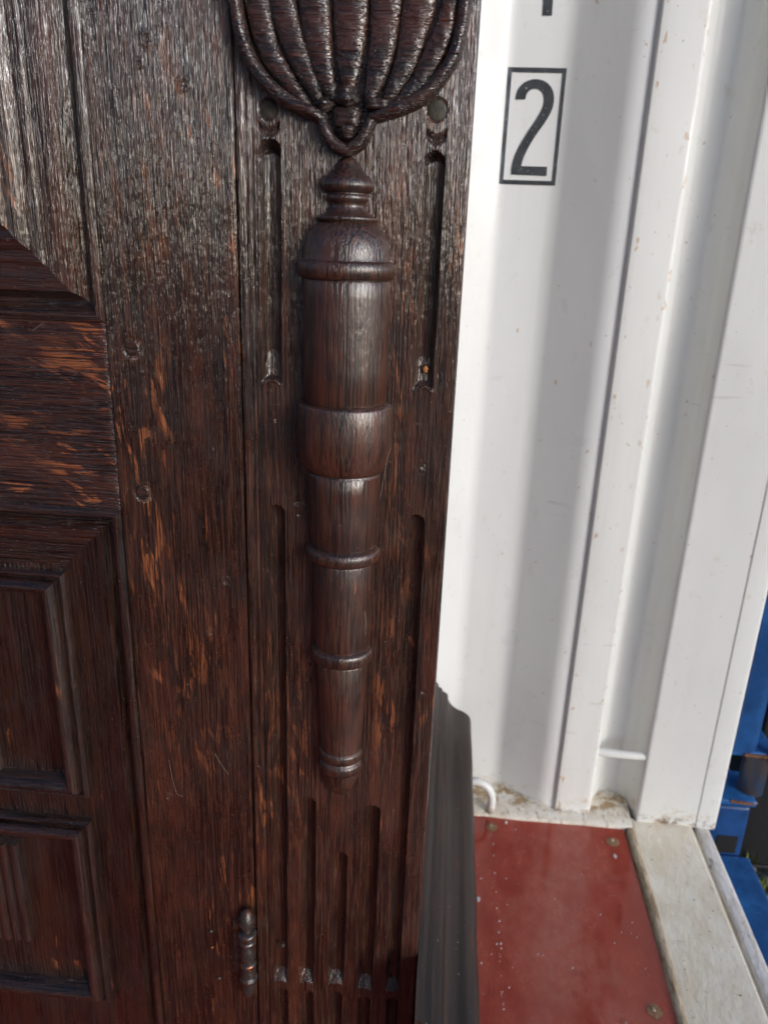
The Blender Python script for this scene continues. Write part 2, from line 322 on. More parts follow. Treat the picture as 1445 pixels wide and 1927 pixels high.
# =================================================================== GROUND
def plane(name, x0, x1, y0, y1, z, mat, **k):
    me = bpy.data.meshes.new(name); me.from_pydata([(x0, y0, z), (x1, y0, z), (x1, y1, z), (x0, y1, z)], [], [(0, 1, 2, 3)])
    return link(name, me, mat, **k)
plane('ground', -60, 60, -60, 60, -.16, GROUND, kind='structure')
def stones():
    v = []; f = []
    ico = bmesh.new(); bmesh.ops.create_icosphere(ico, subdivisions=1, radius=1); iv = [u.co.copy() for u in ico.verts]; fi = [[q.index for q in p.verts] for p in ico.faces]; ico.free()
    for i in range(3600):
        x = random.uniform(.40, .95); y = random.uniform(.35, 1.7); s = random.uniform(.004, .0105)
        sc = Vector((s*random.uniform(.8, 1.3), s*random.uniform(.8, 1.3), s*random.uniform(.5, .9))); a = random.uniform(0, 6.3)
        o = len(v); ca, sa = math.cos(a), math.sin(a)
        for u in iv:
            p = Vector((u.x*sc.x, u.y*sc.y, u.z*sc.z))*random.uniform(.85, 1.12)
            v.append((x+p.x*ca-p.y*sa, y+p.x*sa+p.y*ca, -.158+p.z+random.random()*.002))
        f += [tuple(o+q for q in p) for p in fi]
    me = bpy.data.meshes.new('gravel'); me.from_pydata(v, [], f); me.update(); link('gravel', me, GRAV, kind='stuff')
    v = []; f = []
    for cx, cy, n in ((.478, .735, 150), (.470, .90, 110), (.50, 1.0, 60)):
        for i in range(n):
            x = random.gauss(cx, .012); y = random.gauss(cy, .02); z = -.15; h = random.uniform(.01, .035); a = random.uniform(0, 6.3); d = .003
            o = len(v); v += [(x-d*math.cos(a), y-d*math.sin(a), z), (x+d*math.cos(a), y+d*math.sin(a), z), (x+random.uniform(-.01, .01), y+random.uniform(-.01, .01), z+h)]; f.append((o, o+1, o+2))
    me = bpy.data.meshes.new('moss'); me.from_pydata(v, [], f); link('moss', me, MOSS, kind='stuff')
stones()

# =================================================================== CONTAINER
ctr = thing('shipping_container', 'white painted inside of a corrugated shipping container with red floor and blue outer frame', 'shipping container')
def bend(prof, r=.008, n=5):              # round the corners of an open profile
    P = [Vector(p) for p in prof]; out = [P[0]]
    for i in range(1, len(P)-1):
        a, b2, c = P[i-1], P[i], P[i+1]; d = min(r, (b2-a).length*.45, (c-b2).length*.45)
        p0 = b2+(a-b2).normalized()*d; p1 = b2+(c-b2).normalized()*d
        for k in range(n+1):
            t = k/n; out.append(p0*(1-t)**2+b2*2*t*(1-t)+p1*t*t)
    out.append(P[-1]); return [(p.x, p.y) for p in out]
prof = []
x = .0385-.0605-.070; xs = []
k0 = -5
for k in range(-22, 1):
    b = .0385+.2620*k
    xs += [(b-.0605, WALL), (b, WALL+.036), (b+.0603, WALL+.036), (b+.1204, WALL)]
xs = [(-5.9, WALL)]+xs+[(.1815, WALL)]
extr('corrugated_wall', bend(xs, .009), 0, 2.36, PAINT, ctr)
post = bend([(.1745, .853), (.1745, .8445), (.1835, .8445)], .0025, 3)[:-1]+bend([(.1835, .8445), (.2205, .8445), (.2260, .868), (.238, .8865), (.262, .8875), (.2735, .8760), (.2805, .8445), (.3560, .8445), (.3575, .8432), (.3830, .8432), (.3835, .900)], .0048, 4)
extr('corner_post', post, 0.0, 2.36, PAINT_POST, ctr, smooth=40)
back = bend([(-5.9, -1.49)]+[(a, -1.49-(b2-WALL)) for a, b2 in xs[1:-1]]+[(.1815, -1.49)], .009)
extr('opposite_wall', back, -.05, 2.36, PAINT, ctr)
box('opposite_post', .1816, .384, -1.56, -1.48, -.05, 2.36, PAINT_POST, ctr, .004)
box('end_wall', -5.93, -5.9, -1.5, .90, -.05, 2.36, PAINT, ctr)
# box('roof', -5.9, .384, -1.56, .93, 2.361, 2.40, PAINT, ctr)
tube('weld_seam', [(.1742, .8492, .006), (.1742, .8492, 2.36)], .0016, PAINT_POST, ctr, 8)
box('outer_post_back', .2, .384, .905, .93, -.12, 2.2, BLUE_D, ctr, .003)
tube('lashing_bar', [(.214, .8530, .0985), (.232, .8515, .0985), (.25, .8510, .0983), (.268, .8512, .0980), (.2860, .8525, .0978)], .0052, PAINT_POST, ctr)
lr = []
for i in range(15):
    a = math.pi*i/14; lr.append((.069-.022*math.cos(a)*1.0, .838-.0004*i, .024+.026*math.sin(a)))
lr = [(.047, .838, .006)]+lr+[(.0905, .8330, .012), (.0895, .8345, .004)]
tube('lashing_ring', lr, .0052, PAINT_POST, ctr, 14)
# base ledge with an uneven front edge
v = []; f = []; N = 90
for i in range(N+1):
    xx = -1.6+(.2735+1.6)*i/N; j = random.uniform(-.0012, .0012)
    v += [(xx, .8290+j, -.01), (xx, .8290+j, .0035), (xx, .8320+j, .0055), (xx, .850, .0075), (xx, .892, .0120)]
for i in range(N):
    for k in range(4): f.append((i*5+k, i*5+5+k, i*5+6+k, i*5+1+k))
pyd('bottom_rail', v, f, RAILM, ctr, 40)
box('plywood_floor', -5.9, .2625, -1.5, .8288, -.028, 0.0, REDF, ctr)
v = []; f = []; N = 70
for i in range(N+1):
    yy = -1.5+2.34*i/N; j = random.uniform(-.0009, .0009); xx = .2665+(.272-.2665)*max(0, (yy-.56)/.29)
    v += [(xx-.0060+j, yy, -.004), (xx-.0042+j, yy, .0022), (xx+.0005+j, yy, .0034), (xx+.0048+j, yy, .0020), (xx+.006, yy, -.004)]
for i in range(N):
    for k in range(4): f.append((i*5+k, i*5+5+k, i*5+6+k, i*5+1+k))
pyd('floor_sealant', v, f, SEAL, ctr, 60)
extr('door_sill', bend([(.2680, -.02), (.2680, .0005), (.2800, .0008), (.3440, .0016), (.3515, .0016), (.3545, -.0040), (.3572, -.0045)], .0018, 3), -1.5, .850, SILL, ctr, 'y', 45, 60)
extr('sill_lip', bend([(.3570, -.02), (.3570, .0012), (.3720, .0008), (.3765, -.004), (.3770, -.045)], .0030, 3), -1.5, .852, LIP, ctr, 'y', 45, 60)
def screw(px, py, n):
    c = atz(px, py); v = [(c[0], c[1], .0012)]; m = 13
    for i in range(m):
        a = 2*math.pi*i/m; r = .0075*random.uniform(.8, 1.12); v.append((c[0]+r*math.cos(a), c[1]+r*1.15*math.sin(a), .0006))
    o = pyd('plug', v, [(0, 1+i, 1+(i+1) % m) for i in range(m)], PLUG, ctr)
    s = bmesh.new(); bmesh.ops.create_cone(s, segments=12, radius1=.0022, radius2=.0017, depth=.0012, cap_ends=True)
    for q in s.verts: q.co += Vector((c[0]-.001, c[1]+.002, .0018))
    me = bpy.data.meshes.new('screw_head'); s.to_mesh(me); s.free(); link('screw_head', me, SEAL, o)
for q in ((925, 1557), (1153, 1585), (1232, 1905)): screw(*q, 0)
# ---- stencilled marks
Yd = WALL+.036-.0008
def flat(name, pix, holes, label, par=None):
    def P(q): return at(860+q[0]/2.470, q[1]/2.470, Yd)
    me = bpy.data.curves.new(name, 'CURVE'); me.dimensions = '2D'; me.fill_mode = 'BOTH'; me.extrude = .0002
    for ring in [pix]+holes:
        s = me.splines.new('POLY'); s.points.add(len(ring)-1); s.use_cyclic_u = True
        for i, q in enumerate(ring):
            p = P(q); s.points[i].co = (p[0], p[2], 0, 1)
    t = bpy.data.objects.new('t', me); scene.collection.objects.link(t)
    dg = bpy.context.evaluated_depsgraph_get(); mm = bpy.data.meshes.new_from_object(t.evaluated_get(dg)); bpy.data.objects.remove(t)
    mm.transform(Matrix(((1, 0, 0, 0), (0, 0, 1, Yd), (0, 1, 0, 0), (0, 0, 0, 1)))); mm.name = name; mm.materials.clear()
    return link(name, mm, BLACKP, par or ctr, label=label)
two = [(272,462),(275,440),(282,420),(294,400),(310,385),(330,374),(352,368),(376,368),(400,374),(420,386),(436,404),(446,425),(450,450),(449,475),(444,500),(434,525),(420,550),(402,578),(382,605),(362,634),(343,664),(326,695),(312,724),(303,748),(298,772),(418,775),(415,818),(252,811),(253,785),(258,755),(268,724),(283,690),(302,655),(325,618),(348,583),(370,550),(387,522),(398,498),(404,475),(404,450),(399,432),(388,420),(374,413),(358,412),(343,416),(331,425),(322,438),(316,462)]
flat('painted_digit', two, [], 'black condensed digit 2 inside a thin black box')
X0, X1 = .0398, .0988; Z0, Z1 = .7686, .8768
def frame_mark():
    a = [(X0, Z0), (X1, Z0), (X1, Z1), (X0, Z1)]; i_ = [(X0+.0042, Z0+.0042), (X1-.0042, Z0+.0042), (X1-.0042, Z1-.0042), (X0+.0042, Z1-.0042)]
    v = [(p[0], Yd-.0003, p[1]) for p in a+i_]+[(p[0], Yd+.0003, p[1]) for p in a+i_]; f = []
    for k in range(4):
        j = (k+1) % 4; f += [(k, j, 4+j, 4+k), (8+k, 8+j, 12+j, 12+k), (k, j, 8+j, 8+k), (4+k, 4+j, 12+j, 12+k)]
    pyd('painted_box', v, f, BLACKP, ctr, label='thin black outlined box around the digit')
frame_mark()
flat('painted_character', [(397, 72), (440, 72), (452, -110), (409, -110)], [], 'lower end of a black upright stroke at the top of the photo')

# ---- blue outer frame, seen past the post
box('blue_end_rail', .379, .4452, -1.5, .868, -.30, -.060, BLUE, ctr, .004)
box('blue_corner_casting', .386, .4345, .870, .985, -.15, .018, BLUE_D, ctr, .006)
box('casting_hole', .398, .426, .8690, .8710, -.0585, -.030, GREYH, ctr, .0009)
bp = bend([(.384, .895), (.398, .878), (.428, .880), (.440, .905), (.452, .965), (.475, .985)], .012, 5)
extr('blue_outer_post', bp, .096, 2.36, BLUE_P, ctr)
v = []
tube('hinge_barrel', [(.437, .893, .030), (.437, .893, .090)], .0165, HINGEM, ctr, 22)
box('hinge_lug', .380, .456, .880, .94, .090, .097, BLUE, ctr, .003)
box('hinge_lug', .380, .4380, .866, .93, .022, .031, BLUE, ctr, .003)
tube('rust_stain', [(.404, .8655, .0300), (.418, .8650, .0290), (.4300, .8655, .0280), (.4390, .870, .0270)], .0022, RUST, ctr, 8)
tube('rust_stain', [(.414, .8785, .0935), (.440, .8785, .0930), (.452, .8800, .0935)], .0026, RUST, ctr, 8)
tube('hinge_pin', [(.452, .878, .086), (.452, .878, .098), (.455, .879, .120)], [.006, .0075, .004], PAINT_POST, ctr, 14)
bpst = thing('steel_post', 'black upright steel post standing on gravel beyond the blue container corner', 'post')
extr('post_body', bend([(.468, 1.04), (.470, .96), (.56, .955), (.562, 1.04)], .004, 3), -.16, 1.2, BLACKS, bpst)
box('post_foot', .466, .566, .953, 1.05, -.16, -.150, BLACKS, bpst, .002)

# =================================================================== CUPBOARD
cup = thing('oak_cupboard', 'dark carved oak cupboard standing against the white container wall', 'cupboard')
XR, XL = .0046, -.1222          # the corner post of the cupboard
def seg_sd(X, Z, a, b):
    ax, az = a; bx, bz = b; px, pz = X-ax, Z-az; dx, dz = bx-ax, bz-az
    t = np.clip((px*dx+pz*dz)/(dx*dx+dz*dz+1e-12), 0, 1); return np.hypot(px-t*dx, pz-t*dz)
FL = []   # (top px, bottom px, half width px, arch at bottom)
FL += [((508, 283), (513, 716), 19.5, 1, .0068), ((818, 306), (796, 728), 19, 1, .0068)]
FL += [((521, 966), (529, 1846), 15.5, 1, .0066), ((784, 984), (737, 1866), 15.5, 1, .0066)]
FL += [((580, 1513), (577, 1850), 14, 1, .0064), ((638, 1615), (632, 1852), 15, 1, .0064), ((700, 1528), (686, 1861), 15, 1, .0064)]
LOW = [(531, 1866), (578, 1872), (633, 1874), (685, 1884), (738, 1886)]
flutes = []
for (t, b, hw, ar, dp) in FL:
    pt = at(*t); pb = at(*b); r = abs(at(t[0]+hw, t[1])[0]-at(t[0]-hw, t[1])[0])/2
    flutes.append((pt[0], pt[2], pb[0], pb[2], r, dp))
lows = []
for q in LOW: p = at(*q); lows.append((p[0], p[2], .0046))
dots = [(at(505, 205), .0053, .0010), (at(822, 207), .0058, .0010)]
cres = [(at(506, 232), .0056), (at(822, 247), .0056)]
def h_post(X, Z):
    h = vnoise(X, Z, 60, 9, 1)*.0004+vnoise(X, Z, 200, 30, 2)*.00012
    for x0, z0, x1, z1, r, dp in flutes:
        t = np.clip((Z-z1)/(z0-z1), -1, 2); xc = x1+(x0-x1)*t
        xc = xc+vnoise(Z, Z*0, 14, 1, 5)*.0004
        u = (X-xc)/r
        top = np.clip(Z-z0, 0, None)/r
        d = np.sqrt(u*u+top*top)
        bot = z1+.0032*(1-u*u)-.0022          # upward pointing arch at the foot
        g = np.clip((1-d)*1.6, 0, 1); g = np.sqrt(np.clip(1-(1-g)**2, 0, 1))
        gb = np.clip((Z-bot)/(.0018 if z1 > .3 else .0075), 0, 1)
        groove = dp*g*gb*(1-.12*u*u)
        if z1 < .3: bot = bot*0-9; d2 = np.clip(z1-Z, 0, None)/r; g = np.clip((1-np.sqrt(u*u+top*top+d2*d2))*1.6, 0, 1); g = np.sqrt(np.clip(1-(1-g)**2, 0, 1))
        fill = np.clip(1-(Z-bot)/.016, 0, 1)*(.35 if z1 > .3 else .12)
        h = h-groove*(1-fill*gb)
        lip = np.exp(-((Z-bot+.0006)/.0009)**2)*(np.abs(u) < 1)*(.0007 if z1 > .3 else .0001); h = h+lip
    for x0, z0, r in lows:
        u = (X-x0)/r; top = np.clip(Z-z0, 0, None)/r; d = np.sqrt(u*u+top*top)
        g = np.clip((1-d)*1.6, 0, 1); h = h-.0066*np.sqrt(np.clip(1-(1-g)**2, 0, 1))
    for p, r, dp in dots:
        d = np.hypot(X-p[0], Z-p[2]); h = h-.0013*np.clip((r-d)/.0006, 0, 1)
    for p, r in cres:
        u = (X-p[0])/r; zz = p[2]-.0045+.0040*u*u
        s = (Z-zz)/.0016; h = h-.0024*np.exp(-s*s)*(np.abs(u) < 1)
        u = np.clip(u, -1, 1); zz = p[2]-.0115-.0045*u*u
        s = (Z-zz)/.0012; h = h-.0020*np.exp(-s*s)*(np.abs((X-p[0])/r) < 1)
    h = h-.0012*np.exp(-((X+.1135+vnoise(Z, Z*0, 9, 1, 9)*.0005)/.0006)**2)
    h = h-.0008*np.exp(-((X+.1175)/.0012)**2)*(Z > .35)
    # bruised right edge
    e = .0014+.0012*np.clip(vnoise(Z, Z*0, 70, 1, 3), 0, 1)+.0022*np.clip(vnoise(Z, Z*0, 25, 1, 4)-.45, 0, 1)
    d = np.clip(1-(XR-X)/e, 0, 1); h = h-d*d*.0022
    h = h-.0016*np.exp(-((X-at(800, 690)[0])**2+(Z-at(800, 697)[2])**2)/.0000012)
    for q, r in (((797, 877), .0016), ((560, 945), .0018), ((563, 968), .0011), ((796, 1303), .0014), ((532, 1785), .0012), ((518, 790), .0007)):
        p = at(*q); d = np.hypot(X-p[0], (Z-p[2])); h = h-.0012*np.exp(-(d/r)**4)
    return h
post_o = relief('corner_post', XL, XR, 0.0, .900, .0006, .0008, h_post, OAK_POST, cup, .022, label='fluted oak corner post with a bruised right edge')
for (p, r, dp), z_ in zip(dots, (0, 0)):
    bm = bmesh.new(); bmesh.ops.create_uvsphere(bm, u_segments=20, v_segments=10, radius=1)
    for v_ in bm.verts: v_.co = Vector((p[0]+v_.co.x*(r-.0003), FRONT+.0012-max(-.2, -v_.co.y)*.0010, p[2]+v_.co.z*(r-.0003)))
    me = bpy.data.meshes.new('plug'); bm.to_mesh(me); bm.free(); shade(me); link('plug', me, PLUGG, post_o)
def blob(name, c, sx, sy, sz, mat, par, seed=0, rough=.0, label=None, sub=3):
    bm = bmesh.new(); bmesh.ops.create_icosphere(bm, subdivisions=sub, radius=1); rr = random.Random(seed)
    ph = [rr.uniform(0, 6.3) for _ in range(6)]
    for v_ in bm.verts:
        q = v_.co; k = 1+rough*(math.sin(q.x*5+ph[0])+math.sin(q.z*6+ph[1])+math.sin(q.y*5+ph[2]))/3
        v_.co = Vector((c[0]+q.x*sx*k, c[1]+q.y*sy*k, c[2]+q.z*sz*k))
    me = bpy.data.meshes.new(name); bm.to_mesh(me); bm.free(); shade(me); return link(name, me, mat, par, label=label)
p = at(800, 697); blob('filler', (p[0], FRONT+.0042, p[2]), .0018, .0016, .0024, ORWOOD, post_o, 1, .1)
p = at(797, 877); blob('filler', (p[0], FRONT+.0012, p[2]), .0014, .0011, .0018, PLUGG, post_o, 2, .1)
p = at(532, 1779); blob('filler', (p[0], FRONT+.0000, p[2]), .0017, .0014, .0017, PLUGG, post_o, 2, .2)

# ---- split baluster
def arc(y0, y1, r0, r1, rm, n=9):
    out = []
    for i in range(n+1):
        t = i/n; out.append((y0+(y1-y0)*(1-math.cos(math.pi*t))/2, r0+(r1-r0)*t+(rm-(r0+r1)/2)*math.sin(math.pi*t)))
    return out
B = [(293, 0.5), (294, 5), (297, 12), (301, 17), (307, 21), (314, 25), (322, 31), (330, 39), (336, 45), (341, 48.6), (346, 50.4), (351, 50.8), (356, 49.2), (360, 45.8), (363, 41)]
B += [(364, 36)]+arc(366, 381, 36, 35, 39.5, 5)+[(384, 33), (390, 33), (396, 36), (402, 42), (407, 52)]
B += arc(408, 417, 54, 53, 57, 5)+[(419, 51)]+[(421, 55), (425, 60), (432, 66), (441, 72), (452, 77), (465, 80.5), (478, 82), (488, 82.5), (490, 83.5)]
B += arc(491, 524, 86, 84, 92.5, 12)+[(525, 79), (530, 81.3), (560, 81), (620, 80), (690, 78.7), (752, 77.0), (756, 74.5)]
B += [(757, 84), (759, 86.5), (763, 87.5), (785, 89.5), (812, 90.5), (835, 89), (858, 84.5), (872, 79.5), (880, 75), (883, 71), (884, 65.5), (887, 66), (890, 68.3)]
B += [(920, 66.5), (970, 63.8), (1018, 61.3), (1022, 59.5)]+arc(1024, 1050, 63, 61, 71, 9)+[(1051, 56.5), (1056, 58.3), (1110, 55.8), (1170, 53), (1208, 51.2), (1212, 49.5)]
B += arc(1214, 1238, 53, 51, 58, 9)+[(1239, 46.5), (1243, 48.3), (1300, 44.5), (1360, 40.5), (1404, 37.5)]+arc(1405, 1420, 38.5, 38, 41.5, 6)+[(1423, 36.5)]+arc(1426, 1444, 38, 36, 41, 6)
B += [(1447, 33), (1455, 33), (1464, 31), (1473, 27), (1481, 21), (1488, 14), (1493, 7), (1496, 1)]
prof = []
XB = -.0600
for y, hw in B:
    xc = 655 - (y-293)*0.0125
    a = at(xc-hw, y); c = at(xc+hw, y); prof.append((a[2]*.5+c[2]*.5, (c[0]-a[0])/2))
def lathe_half(name, prof, xc, y0, mat, par, seg=56, squash=1.0, **k):
    v = []; f = []; n = seg+1
    for i, (z, r) in enumerate(prof):
        x0 = xc(z) if callable(xc) else xc
        for j in range(n):
            a = math.pi*j/seg; wv = 1+.006*math.sin(3*a+z*31)
            v.append((x0+r*wv*math.cos(a), y0-r*wv*squash*math.sin(a), z))
    for i in range(len(prof)-1):
        for j in range(seg): f.append((i*n+j, i*n+j+1, (i+1)*n+j+1, (i+1)*n+j))
    me = bpy.data.meshes.new(name); me.from_pydata(v, [], f); me.update(); shade(me, 38)
    bm = bmesh.new(); bm.from_mesh(me); bmesh.ops.recalc_face_normals(bm, faces=bm.faces)
    bm.normal_update()
    if sum(q.normal.y for q in bm.faces) > 0: bmesh.ops.reverse_faces(bm, faces=bm.faces)
    bm.to_mesh(me); bm.free()
    return link(name, me, mat, par, **k)
zt = prof[0][0]
lathe_half('split_baluster', prof, lambda z: at(655, 293)[0]+(at(640, 1496)[0]-at(655, 293)[0])*(zt-z)/(zt-prof[-1][0]), FRONT+.0008, OAK_TURN, cup, 64, .92, label='turned half baluster with a domed cap, collar and small finials')

# ---- shell carving
shell = bpy.data.objects.new('shell_carving', None); scene.collection.objects.link(shell); shell.parent = cup; shell['label'] = 'carved fan of rounded ribs in a raised rim'
def catmull(P, n=10):
    P = [np.array(p, float) for p in P]; Q = [2*P[0]-P[1]]+P+[2*P[-1]-P[-2]]; out = []
    for i in range(1, len(Q)-2):
        for k in range(n):
            t = k/n; a, b, c, d = Q[i-1], Q[i], Q[i+1], Q[i+2]
            out.append(.5*((2*b)+(-a+c)*t+(2*a-5*b+4*c-d)*t*t+(-a+3*b-3*c+d)*t**3))
    out.append(P[-1]); return out
def rib(name, P, hgt, base, seed, n=10, tool=.06, seg=16, power=1.0):     # P: (px, py, half width px, height factor)
    S = catmull([(*p, 1.0) if len(p) == 3 else p for p in P], n); v = []; f = []; rr = np.random.default_rng(seed)
    C = []
    for s in S: q = at(s[0], s[1]); q2 = at(s[0]+1, s[1]); C.append((q[0], q[2], s[2]*(q2[0]-q[0]), s[3]))
    m = seg+1; k0 = rr.uniform(0, 9)
    for i, c in enumerate(C):
        a = C[max(i-1, 0)]; b = C[min(i+1, len(C)-1)]; tx, tz = b[0]-a[0], b[1]-a[1]; L = math.hypot(tx, tz) or 1; nx, nz = -tz/L, tx/L
        wob = 1+tool*(rr.random()-.5)*1.3+tool*.25*math.sin(i*.9+k0)
        for j in range(m):
            th = math.pi*j/seg; w_ = c[2]*math.cos(th)
            hh = hgt*c[3]*(math.sin(th)**.5)*wob*(1+tool*.4*math.sin(j*1.1+i*.7+k0))
            v.append((c[0]+nx*w_, base-hh, c[1]+nz*w_))
    for i in range(len(C)-1):
        for j in range(seg): f.append((i*m+j, i*m+j+1, (i+1)*m+j+1, (i+1)*m+j))
    f.append(tuple(range(m))); f.append(tuple((len(C)-1)*m+j for j in range(m)))
    me = bpy.data.meshes.new(name); me.from_pydata(v, [], f); me.update()
    bm = bmesh.new(); bm.from_mesh(me); bmesh.ops.recalc_face_normals(bm, faces=bm.faces); bm.normal_update()
    if sum(q.normal.y*q.calc_area() for q in bm.faces) > 0: bmesh.ops.reverse_faces(bm, faces=bm.faces)
    bm.to_mesh(me); bm.free(); shade(me, 75); return link(name, me, OAK_CARVE, shell)
PET = [
 [(588, 203, 6, .6), (573, 190, 11), (541, 150, 17), (508, 95, 21), (488, 10, 25), (480, -60, 26), (474, -150, 26)],
 [(606, 196, 6, .6), (598, 180, 12), (569, 120, 20), (547, 60, 24), (533, 0, 26), (525, -70, 27), (520, -150, 27)],
 [(632, 196, 6, .6), (625, 178, 13), (612, 138, 20), (601, 80, 27), (593, 0, 31), (588, -70, 32), (585, -150, 32)],
 [(658, 176, 12, .8), (659, 140, 22), (661, 80, 30), (662, 0, 35), (662, -70, 36), (662, -150, 36)],
 [(688, 200, 7, .6), (698, 182, 14), (711, 138, 22), (722, 80, 27), (728, 0, 31), (733, -70, 32), (736, -150, 32)],
 [(716, 204, 6, .6), (735, 180, 13), (764, 120, 22), (779, 60, 28), (792, 0, 33), (800, -70, 33), (804, -150, 33)],
 [(733, 206, 5, .6), (752, 192, 10), (788, 158, 17), (814, 110, 21), (836, 60, 21), (848, 5, 17), (853, -60, 15), (856, -150, 14)],
]
for i, P in enumerate(PET): rib('petal', [(q[0], q[1], q[2]*1.0)+tuple(q[3:]) for q in P], .0066, FRONT-.0001, 20+i, 12, .05)
rib('rim', [(612, 228, 9, .8), (592, 216, 12), (540, 190, 14), (495, 146, 13), (464, 85, 13), (448, 5, 13), (436, -70, 13), (428, -150, 13)], .0100, FRONT-.0002, 40, 10, .035)
rib('rim', [(698, 224, 9, .8), (724, 216, 12), (790, 188, 14), (836, 140, 13), (862, 85, 13), (876, 5, 14), (884, -60, 16), (888, -150, 16)], .0100, FRONT-.0002, 41, 10, .035)
rib('scroll', [(609, 214, 9, .7), (613, 240, 11), (627, 268, 12), (652, 283, 12), (679, 270, 12), (694, 244, 11), (703, 222, 10, .8)], .0092, FRONT-.0002, 42, 8, .04)
def pb(name, x, y, rx, rz, ry, seed):
    q = at(x, y); s = at(x+1, y)[0]-q[0]; blob(name, (q[0], FRONT-.002, q[2]), rx*s, ry, rz*s, OAK_CARVE, shell, seed, .26)
pb('knob', 655, 186, 24, 20, .0105, 3); pb('knob', 613, 199, 21, 12, .0080, 4); pb('knob', 711, 200, 26, 12, .0080, 5)
pb('boss', 655, 222, 27, 20, .0075, 6); pb('boss', 656, 249, 24, 16, .0060, 8)
# dark ground sunk between the ribs
Pg = [(452, -150), (462, 0), (480, 80), (508, 140), (550, 183), (612, 218), (632, 262), (655, 270), (680, 258), (700, 216), (770, 188), (824, 140), (850, 80), (864, 0), (872, -150)]
v = [(*at(q[0], q[1])[:1], FRONT-.0003, at(*q)[2]) for q in Pg]+[(at(*q)[0], FRONT+.001, at(*q)[2]) for q in Pg]; n = len(Pg)
pyd('carving_ground', v, [tuple(range(n))]+[(i, (i+1) % n, n+(i+1) % n, n+i) for i in range(n)], OAK_CARVE, shell)

# ---- door
door = bpy.data.objects.new('door', None); scene.collection.objects.link(door); door.parent = cup
SX0, SX1 = -.2040, -.1232
def h_stile(X, Z):
    h = vnoise(X, Z, 45, 8, 11)*.0006+vnoise(X, Z, 160, 26, 12)*.00015
    for q, r in (((277, 72), .0016), ((347, 157), .0016), ((262, 118), .001), ((425, 1095), .0015), ((398, 1192), .0012), ((318, 1500), .0014)):
        p = at(*q); d = np.hypot(X-p[0], Z-p[2]); h = h-.0009*np.exp(-(d/r)**2)+.0005*np.exp(-((d-r*1.5)/r)**2)
    for q in ((250, 655), (270, 927)):
        p = at(*q); d = np.hypot(X-p[0], Z-p[2]); h = h-.0012*np.exp(-((d-.0049)/.0006)**2)
    e = np.clip(1-(SX1-X)/.0016, 0, 1); return h-e*e*.0014
relief('stile', SX0, SX1, .010, .900, .0009, .0012, h_stile, OAK_STILE, door, .022, label='flat upright board between panels and fluted post')
def h_rail(X, Z): return vnoise(X, Z, 8, 50, 13)*.0006-.0004
relief('rail', -.560, -.2043, .5395, .6570, .002, .0012, h_rail, OAK_RAIL, door, .022, label='horizontal board with orange worn flecks')
def peg(px, py):
    c = at(px, py); v = []; m = 9
    for rr_, yy in ((.0044, .0005), (.0044, -.0004), (.0037, -.0009), (.0001, -.0006)):
        for i in range(m):
            a = 2*math.pi*i/m+.3; v.append((c[0]+rr_*(1+.07*math.sin(i*2.3))*math.cos(a), FRONT+yy, c[2]+rr_*1.05*math.sin(a)))
    f = [(k*m+i, k*m+(i+1) % m, (k+1)*m+(i+1) % m, (k+1)*m+i) for k in range(3) for i in range(m)]
    pyd('peg', v, f, PEGM, door, 40)
peg(250, 655); peg(270, 927)
def mitre(name, x0, x1, z0, z1, prof, par, mats, sides='rltb', base=FRONT, jit=.0002, nl=40, **k):
    # rectangular run of moulding; prof = (inward distance, height towards the viewer)
    for s in sides:
        v = []; n = len(prof)
        for i in range(nl+1):
            q = i/nl
            for t, hh in prof:
                j = jit*math.sin(q*23+t*400+ord(s))*random.uniform(.3, 1)
                if s == 'r': p = (x1-t, base-hh-j, (z0+t)+(z1-z0-2*t)*q)
                elif s == 'l': p = (x0+t, base-hh-j, (z0+t)+(z1-z0-2*t)*q)
                elif s == 't': p = ((x0+t)+(x1-x0-2*t)*q, base-hh-j, z1-t)
                else: p = ((x0+t)+(x1-x0-2*t)*q, base-hh-j, z0+t)
                v.append(p)
        f = [(i*n+a, i*n+a+1, (i+1)*n+a+1, (i+1)*n+a) for i in range(nl) for a in range(n-1)]
        me = bpy.data.meshes.new(name); me.from_pydata(v, [], f); me.update()
        bm = bmesh.new(); bm.from_mesh(me); bm.normal_update()
        if sum(q.normal.y*q.calc_area() for q in bm.faces) > 0: bmesh.ops.reverse_faces(bm, faces=bm.faces)
        bm.to_mesh(me); bm.free(); shade(me, 38); link(name, me, mats[0] if s in 'rl' else mats[1], par, **k)
def smooth_prof(P, n=4): return [(q[0], q[1]) for q in catmull(P, n)]
UP = [(0, -.010), (0, .0002), (.0022, .0012), (.0048, .0010), (.0062, -.0018), (.0085, -.0030), (.0120, -.0022), (.0150, .0012), (.0180, .0030), (.0215, .0026)]
UP = [(0, -.012), (0, .0006)]+smooth_prof([(.0004, .0008), (.003, .0016), (.0055, .0006), (.0075, -.0040), (.0115, -.0054), (.0145, -.0016), (.0165, .0022)])+[(.0168, .0034)]+smooth_prof([(.0170, .0036), (.024, .0042), (.030, .0034), (.0335, .0046), (.0385, .0038), (.0415, .0062), (.0460, .0076), (.0500, .0058), (.0520, .0074), (.0575, .0072), (.0620, .0040), (.066, -.001), (.0680, -.0055)])+[(.074, -.0060)]
mitre('upper_moulding', -.560, -.2040, .6575, 1.02, UP, door, (OAK_MZ, OAK_MX), 'rb')
box('upper_panel', -.500, -.2700, FRONT+.005, FRONT+.012, .72, 1.0, OAK_PAN, door)
